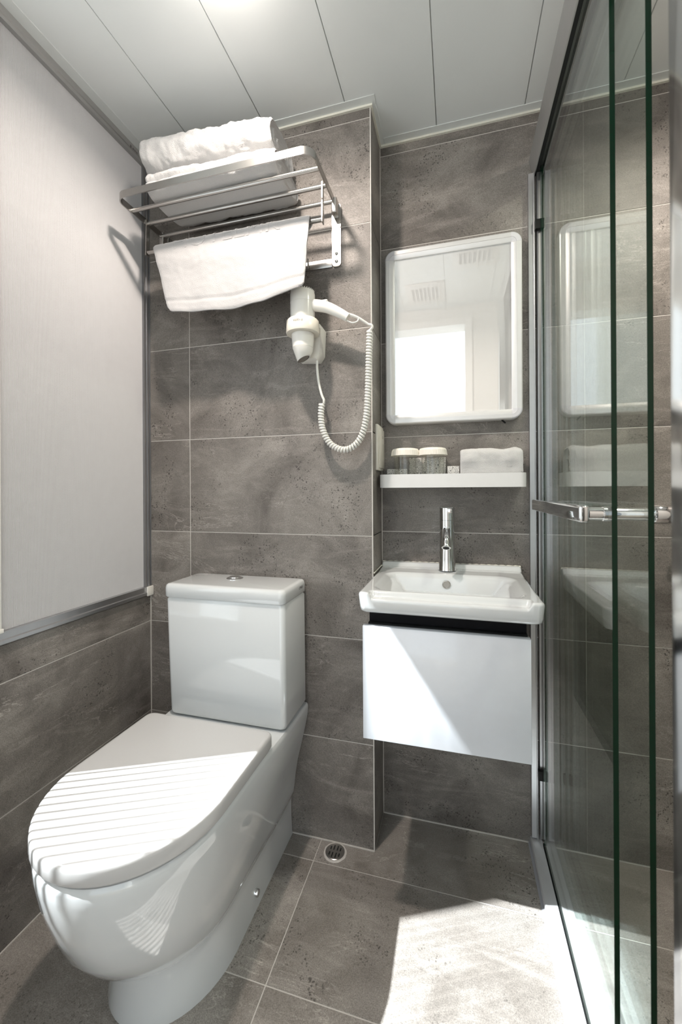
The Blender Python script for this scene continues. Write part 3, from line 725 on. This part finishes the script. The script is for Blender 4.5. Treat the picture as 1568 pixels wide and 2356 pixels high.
# ------------------------------------------------------------------ towel rack
RZ = 1.8600
rack = thing('towel_rack', 'brushed steel wall rack of rods above the toilet', 'towel rack', (0.366, -0.002, 1.70))
rx0, rx1, ry = 0.0765, 0.6570, -0.2190
path = [(rx1, -0.026)]
rr = 0.028
for i in range(9):
    a = math.radians(0 - 90 * i / 8); path.append((rx1 - rr + rr * math.cos(a), ry + rr + rr * math.sin(a)))
for i in range(9):
    a = math.radians(270 - 90 * i / 8); path.append((rx0 + rr + rr * math.cos(a), ry + rr + rr * math.sin(a)))
path.append((rx0, -0.026))
rings = []; n = len(path); t_, hh = 0.0032, 0.0095
for i, (x, y) in enumerate(path):
    p0 = Vector(path[max(i - 1, 0)]); p1 = Vector(path[min(i + 1, n - 1)]); d = (p1 - p0).normalized(); nn = Vector((-d.y, d.x)) * t_ / 2
    rings.append([(x + nn.x, y + nn.y, RZ - hh), (x - nn.x, y - nn.y, RZ - hh), (x - nn.x, y - nn.y, RZ + hh), (x + nn.x, y + nn.y, RZ + hh)])
part(MB().loft(rings).build('frame_strip', M['steel'], None, 30), rack)
for y in (-0.157, -0.095, -0.031):
    part(MB().tube([(rx0 + 0.001, y, RZ - 0.002), (rx1 - 0.001, y, RZ - 0.002)], 0.0058, 16).build('rod', M['steel'], None, 40), rack)
BARY, BARZ = -0.100, 1.7650
part(MB().tube([(0.083, BARY, BARZ), (0.643, BARY, BARZ)], 0.0060, 16).build('towel_bar', M['steel'], None, 40), rack)
for x in (0.080, 0.6455):
    part(MB().prism([(BARY - 0.008, BARZ - 0.010), (BARY + 0.008, BARZ - 0.010), (BARY + 0.006, RZ + 0.006), (BARY - 0.004, RZ + 0.006)], (x - 0.0015, 0, 0), 'x', 0.003).build('bar_hanger', M['steel'], None, 30), rack)
for x0_ in (0.0640, 0.6430):
    x1_ = x0_ + 0.0265
    part(MB().loft([[(x, y, z) for x, z in rrect(0.01325, 0.092, 0.011, 6, ((x0_ + x1_) / 2, 1.778))] for y in (-0.0045, -0.0002)]).build('wall_bracket', M['steel'], None, 30), rack)
    xa = rx0 if x0_ < 0.3 else rx1
    part(rbox('arm_hinge', (xa - 0.008, -0.034, RZ - 0.034), (xa + 0.008, -0.0046, RZ + 0.010), M['steel'], None, 0.003), rack)
    for z in (1.8585, 1.7245, 1.7020):
        part(MB().lathe([(0.0048, 0), (0.0046, -0.002), (0.0030, -0.0042), (0.0010, -0.0048)], ((x0_ + x1_) / 2, -0.0046, z), 16, 'y').build('screw', M['chrome'], None, 40), rack)
part(rbox('back_strip', (0.0910, -0.0040, 1.6875), (0.6425, -0.0003, 1.7125), M['steel'], None, 0.001), rack)
for x in (0.170, 0.305, 0.440, 0.575):
    part(MB().tube(catmull([(x - 0.006, -0.006, 1.7100), (x - 0.004, -0.012, 1.698), (x, -0.022, 1.683), (x + 0.003, -0.030, 1.680), (x + 0.004, -0.034, 1.690), (x + 0.004, -0.035, 1.704)], 5), 0.0022, 8).build('hook', M['steel'], None, 50), rack)

# folded bath towels on the rack
o = slab_towel('bath_towel', 0.150, 0.545, -0.196, -0.012, RZ + 0.0045, 1.9400, M['towel'], 2, -0.03, 0.004, 120, 84, 0.0, 2.8)
tag(o, 'folded white bath towel lying directly on the rack rods, under another', 'towel', 'folded bath towels on the rack')
o = slab_towel('bath_towel', 0.128, 0.530, -0.190, -0.014, 1.9430, 2.0560, M['towel'], 1, -0.07, 0.006, 120, 84, 7.0, 2.5, turns=3)
for v in o.data.vertices: v.co.z -= 0.012 * (v.co.x - 0.128)
tag(o, 'plump folded white bath towel on top of the rack stack', 'towel', 'folded bath towels on the rack')

# hand towel over the bar
def hand_surface(u, v):
    """u across, v along: 0 back hem, about 0.42 over the bar, 1 front hem"""
    R = 0.0120; back, front = 0.165, 0.212
    arc = PI * R; tot = back + arc + front; s = v * tot
    if s < back: y, z, n, k = BARY + R, BARZ - (back - s), Vector((0, 1, 0)), 0.0
    elif s < back + arc:
        a = (s - back) / R; y, z, n, k = BARY + R * math.cos(a), BARZ + R * math.sin(a), Vector((0, math.cos(a), math.sin(a))), 0.0
    else:
        k = (s - back - arc) / front; y, z, n = BARY - R, BARZ - (s - back - arc), Vector((0, -1, 0))
    kb = max(0.0, (back - s) / back)
    xl = 0.113 + 0.080 * k + 0.090 * kb + 0.01 * min(1, 8 * kb); xr = 0.612 - 0.008 * k - 0.030 * kb - 0.012 * min(1, 8 * kb)
    x = xl + (xr - xl) * u
    if k > 0:
        y -= 0.022 * k + 0.005 * math.sin(u * 8 + 1.5) * k + 0.0045 * math.sin(u * 19 + k * 2.0) * k * k
        y -= 0.011 * math.exp(-((u - 0.80 - 0.16 * (1 - k)) / 0.085) ** 2) * k + 0.005 * math.exp(-((u - 0.16 + 0.06 * k) / 0.07) ** 2) * k * k
        y -= 0.0035 * math.exp(-((k - 0.24 - 0.12 * u) / 0.12) ** 2)          # soft sag line under the bar
        z += -0.008 * k * math.sin(PI * u) + 0.020 * k * k * smooth01((u - 0.70) / 0.30)
        x += 0.004 * math.sin(k * 5 + 1) * (1 - u) * k
        cr = 0.035                                                                  # rounded lower corners
        du = max(0, cr - u, u - (1 - cr)) / cr; dk = max(0, k - 0.90) / 0.10
        if du > 0 and dk > 0: z += 0.009 * (1 - math.sqrt(max(0, 1 - du * du))) * dk * dk
    return Vector((x, y, z)), n
nu, nv = 90, 90
vs, fs = [], []
for j in range(nv + 1):
    for i in range(nu + 1):
        u, v = i / nu, j / nv
        ed = min(u, 1 - u, 1 - v) ; u2 = u
        p, n = hand_surface(u2, v)
        th = 0.0042 + 0.0010 * fbm((p.x, p.y, p.z), 60)
        if v > 0.905 and v < 0.925: th -= 0.0022
        if ed < 0.02: th *= 0.45 + 0.55 * math.sqrt(max(0, 1 - (1 - ed / 0.02) ** 2))
        # rounded bottom corners
        vs.append(tuple(p + n * th))
K = len(vs)
for j in range(nv + 1):
    for i in range(nu + 1):
        p, n = hand_surface(i / nu, j / nv); vs.append(tuple(p - n * 0.0018))
for j in range(nv):
    for i in range(nu):
        a, b_, c, d = j * (nu + 1) + i, j * (nu + 1) + i + 1, (j + 1) * (nu + 1) + i + 1, (j + 1) * (nu + 1) + i
        fs += [(a, b_, c, d), (K + a, K + d, K + c, K + b_)]
per = [i for i in range(nu + 1)] + [j * (nu + 1) + nu for j in range(1, nv + 1)] + [nv * (nu + 1) + i for i in range(nu - 1, -1, -1)] + [j * (nu + 1) for j in range(nv - 1, 0, -1)]
for a, b_ in zip(per, per[1:] + per[:1]): fs.append((a, K + a, K + b_, b_))
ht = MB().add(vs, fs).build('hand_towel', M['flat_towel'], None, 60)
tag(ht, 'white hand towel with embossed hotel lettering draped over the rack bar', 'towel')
me = text_mesh('HOTELMK', 0.062, 0.0)
bm = bmesh.new(); bm.from_mesh(me); bmesh.ops.triangulate(bm, faces=bm.faces)
for _ in range(4):
    ee_ = [e for e in bm.edges if e.calc_length() > 0.006]
    if not ee_: break
    bmesh.ops.subdivide_edges(bm, edges=ee_, cuts=1); bmesh.ops.triangulate(bm, faces=[f for f in bm.faces if len(f.verts) > 3])
bmesh.ops.solidify(bm, geom=bm.faces[:], thickness=0.0008)
bm.to_mesh(me); bm.free()
xmn = min(v.co.x for v in me.vertices); xmx = max(v.co.x for v in me.vertices)
tot = 0.165 + PI * 0.012 + 0.212
for v in me.vertices:
    u = 0.140 + (0.835 - 0.140) * (v.co.x - xmn) / (xmx - xmn) * 1.0
    s = 0.165 + PI * 0.012 * 0.93 - v.co.y
    p, n = hand_surface(u, s / tot); v.co = p + n * (0.0042 + 0.0010 + (v.co.z if abs(v.co.z) < 0.01 else 0))
link('lettering', me, M['flat_towel'], ht, 40)

# ------------------------------------------------------------------ hair dryer in its wall holder
hx, hy = 0.5775, -0.076
hold = thing('dryer_holder', 'white wall holder with ring gripping the hair dryer', 'holder', (hx, 0, 1.46))
rings = []
for y, s in ((-0.0002, 1.0), (-0.030, 1.0), (-0.040, 0.90)):
    rings.append([(x, y, z) for x, z in [(0.5775 + (q - 0.5775) * s, 1.46 + (w - 1.46) * s) for q, w in ((0.548, 1.412), (0.606, 1.408), (0.618, 1.425), (0.622, 1.500), (0.612, 1.514), (0.546, 1.514), (0.536, 1.500), (0.538, 1.425))]])
part(MB().loft(rings).build('wall_plate', M['plastic'], None, 30), hold)
part(rbox('arm', (0.558, -0.0405, 1.472), (0.598, -0.0300, 1.498), M['cream'], None, 0.003), hold)
part(MB().lathe([(0.0405, 0.000), (0.0455, 0.0005), (0.0465, 0.004), (0.0455, 0.034), (0.0425, 0.0375), (0.0385, 0.0375), (0.0390, 0.010)], (hx, hy, 1.4700), 44).build('ring', M['cream'], None, 40), hold)
me = text_mesh('valera', 0.0115, 0.0)
for v in me.vertices:
    a = -PI / 2 + 0.06 + v.co.x / 0.0463 * 1.0; v.co = (hx + 0.0468 * math.cos(a), hy + 0.0468 * math.sin(a), 1.4945 + v.co.y)
part(link('lettering', me, M['ink']), hold)
dry = thing('hair_dryer', 'white hair dryer hanging nozzle-down in the wall holder', 'hair dryer', (hx, hy, 1.46))
part(MB().lathe([(0.0285, 1.452), (0.0340, 1.505), (0.0345, 1.520), (0.0345, 1.553), (0.0338, 1.5535), (0.0338, 1.555), (0.0347, 1.5555), (0.0347, 1.580), (0.0330, 1.587), (0.026, 1.591), (0.010, 1.5925)], (hx, hy, 0), 44).build('barrel', M['plastic'], None, 35), dry)
rg = MB()
for i in range(30):
    a = 2 * PI * i / 30
    p = Vector((hx + 0.0318 * math.cos(a), hy + 0.0318 * math.sin(a), 1.5875)); rg.box((p.x - 0.0012, p.y - 0.0012, p.z - 0.003), (p.x + 0.0012, p.y + 0.0012, p.z + 0.003))
o = part(rg.build('intake_ridge', M['plastic']), dry); o['kind'] = 'stuff'
def ell(cx_, cy_, z, a, b, sl=0.0, n=28): return [(cx_ + a * math.cos(2 * PI * i / n), cy_ + b * math.sin(2 * PI * i / n), z + sl * math.cos(2 * PI * i / n)) for i in range(n)]
part(MB().loft([ell(hx, hy, 1.4685, 0.0318, 0.0318), ell(hx, hy, 1.432, 0.0292, 0.0292), ell(hx, hy, 1.4315, 0.0284, 0.0284), ell(hx, hy, 1.4305, 0.0290, 0.0290), ell(hx + 0.001, hy, 1.420, 0.0262, 0.0258), ell(hx + 0.001, hy, 1.408, 0.0210, 0.0205, 0.002), ell(hx + 0.001, hy, 1.4005, 0.0165, 0.0150, 0.008)], True, False).build('nozzle', M['plastic'], None, 35), dry)
part(MB().loft([ell(hx + 0.001, hy, 1.4015, 0.0150, 0.0135, 0.0074), ell(hx + 0.001, hy, 1.408, 0.012, 0.011, 0.005)], True, True).build('nozzle_mouth', M['nozzle_in'], None, 35), dry)
hp = catmull([(hx + 0.018, hy, 1.548), (hx + 0.040, hy - 0.001, 1.546), (hx + 0.072, hy, 1.537), (hx + 0.105, hy + 0.004, 1.520), (hx + 0.128, hy + 0.008, 1.506)], 5)
nn_ = len(hp); rad = [0.0165 if i / nn_ < 0.2 else 0.0165 - 0.0045 * smooth01((i / nn_ - 0.2) / 0.8) for i in range(nn_)]
part(MB().tube(hp, rad, 24, True, 0.85).build('handle', M['plastic'], None, 50), dry)
part(rbox('switch_slider', (hx + 0.052, hy - 0.007, 1.5525), (hx + 0.074, hy + 0.007, 1.5575), M['plastic'], None, 0.002), dry)
part(MB().tube(catmull([(hx + 0.124, hy + 0.007, 1.516), (hx + 0.150, hy + 0.016, 1.508), (hx + 0.175, hy + 0.028, 1.4935), (hx + 0.180, hy + 0.030, 1.490)], 5), [0.005, 0.0048, 0.0046, 0.0044, 0.0042, 0.004, 0.004, 0.004, 0.0038, 0.0038, 0.0038, 0.0036, 0.0036, 0.0036, 0.0034, 0.0034], 12).build('strain_relief', M['plastic'], None, 50), dry)
part(MB().tube(catmull([(hx + 0.126, hy + 0.006, 1.497), (hx + 0.140, hy + 0.010, 1.491), (hx + 0.153, hy + 0.015, 1.495), (hx + 0.156, hy + 0.017, 1.503)], 5), 0.0022, 10).build('hanging_loop', M['plastic'], None, 50), dry)
# coiled cord
cy0 = -0.036
coilp = catmull([(0.6190, cy0, 1.2835), (0.6165, cy0, 1.245), (0.6225, cy0, 1.205), (0.6440, cy0, 1.166), (0.6800, cy0, 1.1480), (0.7110, cy0, 1.1560), (0.7350, cy0, 1.185), (0.7490, cy0 - 0.002, 1.235), (0.7545, cy0 - 0.004, 1.300), (0.7580, cy0 - 0.006, 1.390), (0.7615, cy0 - 0.008, 1.472)], 30)
L_ = [0.0]
for a, b_ in zip(coilp, coilp[1:]): L_.append(L_[-1] + (b_ - a).length)
def at(s):
    import bisect
    i = min(max(bisect.bisect_right(L_, s) - 1, 0), len(L_) - 2); t = (s - L_[i]) / max(1e-9, L_[i + 1] - L_[i])
    p = coilp[i].lerp(coilp[i + 1], t); d = (coilp[i + 1] - coilp[i]).normalized(); return p, d
pitch, Rc, steps = 0.0083, 0.0062, 14
nturn = int(L_[-1] / pitch); hel = []
lead = [(0.6035, -0.030, 1.4085), (0.6040, -0.031, 1.385), (0.6090, -0.033, 1.345), (0.6180, cy0, 1.310), (0.6255, cy0, 1.292)]
hel += [tuple(p) for p in catmull(lead, 6)]
for i in range(nturn * steps + 1):
    s = min(i / steps * pitch, L_[-1] - 1e-5); p, d = at(s); a = 2 * PI * i / steps
    nrm = Vector((0, 1, 0)); bb = d.cross(nrm).normalized(); hel.append(tuple(p + (nrm * math.sin(a) + bb * math.cos(a)) * Rc))
tip = Vector((hx + 0.180, hy + 0.030, 1.490))
hel += [tuple(p) for p in catmull([hel[-1], (0.7680, -0.044, 1.4795), (0.7670, -0.046, 1.4865), tuple(tip)], 6)[1:]]
part(MB().tube(hel, 0.0036, 7).build('coiled_cord', M['cord'], None, 60), dry)

# ------------------------------------------------------------------ shower screen
sh = thing('shower_screen', 'framed clear glass sliding shower screen with chrome bar handle', 'shower screen', (1.22, -0.3, 0))
PA0, PA1, PB0, PB1 = 1.2225, 1.2300, 1.2540, 1.2615
YA, YB = -0.4220, -0.4670
PZ0, PZ1 = 0.024, 1.950
def pane(x0, x1, ya, yb):
    p = part(box('glass_pane', (x0, ya, PZ0), (x1, yb, PZ1), M['glassA']), sh)
    e = box('pane_edge', (x0, ya - 0.0012, PZ0), (x1, ya - 0.0001, PZ1), M['glass_edge']); e.parent = p
    e.data.transform(Matrix.Translation(-Vector(sh.location)))
    e = box('pane_edge', (x0, yb + 0.0001, PZ0), (x1, yb + 0.0006, PZ1), M['glass_edge']); e.parent = p
    e.data.transform(Matrix.Translation(-Vector(sh.location)))
pane(PA0, PA1, YA, 0.118); pane(PB0, PB1, YB, 0.131)
part(MB().prism([(1.1975, 1.990), (1.2085, 1.9455), (1.2100, 1.9425), (1.2128, 1.9425), (1.2128, 1.962), (1.2700, 1.962), (1.2700, 1.9425), (1.2760, 1.9425), (1.2760, 1.990)], (0, -0.760, 0), 'y', D + 0.7595).build('header_rail', M['alu_dull'], None, 20), sh)
part(MB().box((1.2129, -0.67, 1.9440), (1.2222, D - 0.001, 1.961)).box((1.2318, -0.67, 1.9440), (1.2535, D - 0.001, 1.961)).build('header_gasket', M['dark']), sh)
part(MB().prism([(1.1905, 0.0002), (1.1905, 0.018), (1.1925, 0.0215), (1.1990, 0.0225), (1.2165, 0.0285), (1.2185, 0.0285), (1.2195, 0.022), (1.2680, 0.022), (1.2690, 0.028), (1.2760, 0.028), (1.2760, 0.0002)], (0, -0.760, 0), 'y', D + 0.7595).build('bottom_track', M['track'], None, 20), sh)
part(MB().prism([(1.1845, 0.0003), (1.1904, 0.0003), (1.1904, 0.006)], (0, -0.760, 0), 'y', D + 0.7595).build('sealant_bead', M['sealant']), sh)
part(MB().box((1.2198, -0.67, 0.0222), (1.2222, 0.118, 0.030)).build('track_gasket', M['dark']), sh)
part(MB().prism([(1.1935, 0.132), (1.2065, 0.132), (1.2075, 0.128), (1.2090, 0.128), (1.2090, 0.1485), (1.1935, 0.1485)], (0, 0, 0.029), 'z', 1.914).build('wall_channel', M['alu'], None, 20), sh)
part(MB().prism([(1.2160, 0.132), (1.2370, 0.132), (1.2370, 0.1485), (1.2160, 0.1485)], (0, 0, 0.029), 'z', 1.914).build('inner_channel', M['alu'], None, 20), sh)
for z in (1.7886, 0.2164):
    part(rbox('bumper', (1.2095, 0.1195, z - 0.014), (1.2330, 0.1318, z + 0.014), M['dark'], None, 0.002), sh)
part(rbox('jamb_post', (1.1900, -0.760, 0.0290), (1.2700, -0.681, 1.942), M['post'], None, 0.003), sh)
# bar handle on the near pane, its round-ended standoffs bolted through the glass
hb = rbox('bar_handle', (1.1800, -0.4090, 0.9785), (1.1960, 0.0240, 1.0063), M['chrome'], None, 0.004, 3); part(hb, sh)
for y in (-0.3975, 0.0100):
    s_ = MB().lathe([(0.0105, 0.0), (0.0105, 0.020), (0.0118, 0.021), (0.0118, 0.0262)], (1.1962, y, 0.9924), 28, 'x').build('standoff', M['chrome'], None, 40); s_.parent = hb
    s_.data.transform(Matrix.Translation(-Vector(sh.location)))
k_ = MB().lathe([(0.0118, 0.0302), (0.0118, 0.0330), (0.0100, 0.0335), (0.0100, 0.0850), (0.0135, 0.0860), (0.0150, 0.0900), (0.0150, 0.1120), (0.0120, 0.1160)], (1.2002, -0.3975, 0.9924), 28, 'x').build('inner_knob', M['chrome'], None, 40); k_.parent = hb
k_.data.transform(Matrix.Translation(-Vector(sh.location)))
# shower valve on the tiled wall, seen past the open end of the glass
val = thing('shower_valve', 'round chrome shower valve with hose on the tiled shower wall', 'valve', (1.585, D, 0.985))
part(MB().lathe([(0.032, 0), (0.032, -0.006), (0.022, -0.010), (0.020, -0.045), (0.017, -0.048)], (1.585, D - 0.0003, 0.985), 32, 'y').build('valve_body', M['chrome'], None, 40), val)
part(MB().tube(catmull([(1.585, D - 0.035, 0.964), (1.578, D - 0.040, 0.94), (1.545, D - 0.040, 0.905), (1.60, D - 0.035, 0.86), (1.70, D - 0.03, 0.90), (1.74, D - 0.02, 1.3)], 8), 0.006, 10).build('hose', M['chrome'], None, 50), val)

# ------------------------------------------------------------------ floor drain
dx, dy = 0.6500, -0.0335
dr = thing('floor_drain', 'small round steel floor drain in a ring of grout by the column', 'drain', (dx, dy, 0))
n = 40
rings = [[(dx + (r + (0.0022 * fbm((math.cos(2 * PI * i / n), math.sin(2 * PI * i / n), 0), 2.5) if r > 0.03 else 0)) * math.cos(2 * PI * i / n), min(-0.0004, dy + r * math.sin(2 * PI * i / n)), z) for i in range(n)] for r, z in ((0.0330, 0.0001), (0.0320, 0.0012), (0.0285, 0.0016))]
part(MB().loft(rings).build('grout_ring', M['grout'], None, 40), dr)
part(MB().lathe([(0.0270, 0.0016), (0.0275, 0.0030), (0.0255, 0.0040), (0.0240, 0.0036), (0.0040, 0.0036)], (dx, dy, 0), 40).build('cover', M['steel'], None, 40), dr)
sl = MB()
for k, (x, w) in enumerate(((-0.014, 0.003), (-0.005, 0.003), (0.005, 0.003), (0.014, 0.003))):
    L2 = math.sqrt(0.020 ** 2 - x * x)
    sl.box((dx + x - w / 2, dy + 0.004, 0.0037), (dx + x + w / 2, dy + L2, 0.0039)).box((dx + x - w / 2, dy - L2, 0.0037), (dx + x + w / 2, dy - 0.004, 0.0039))
part(sl.build('slot', M['dark']), dr)
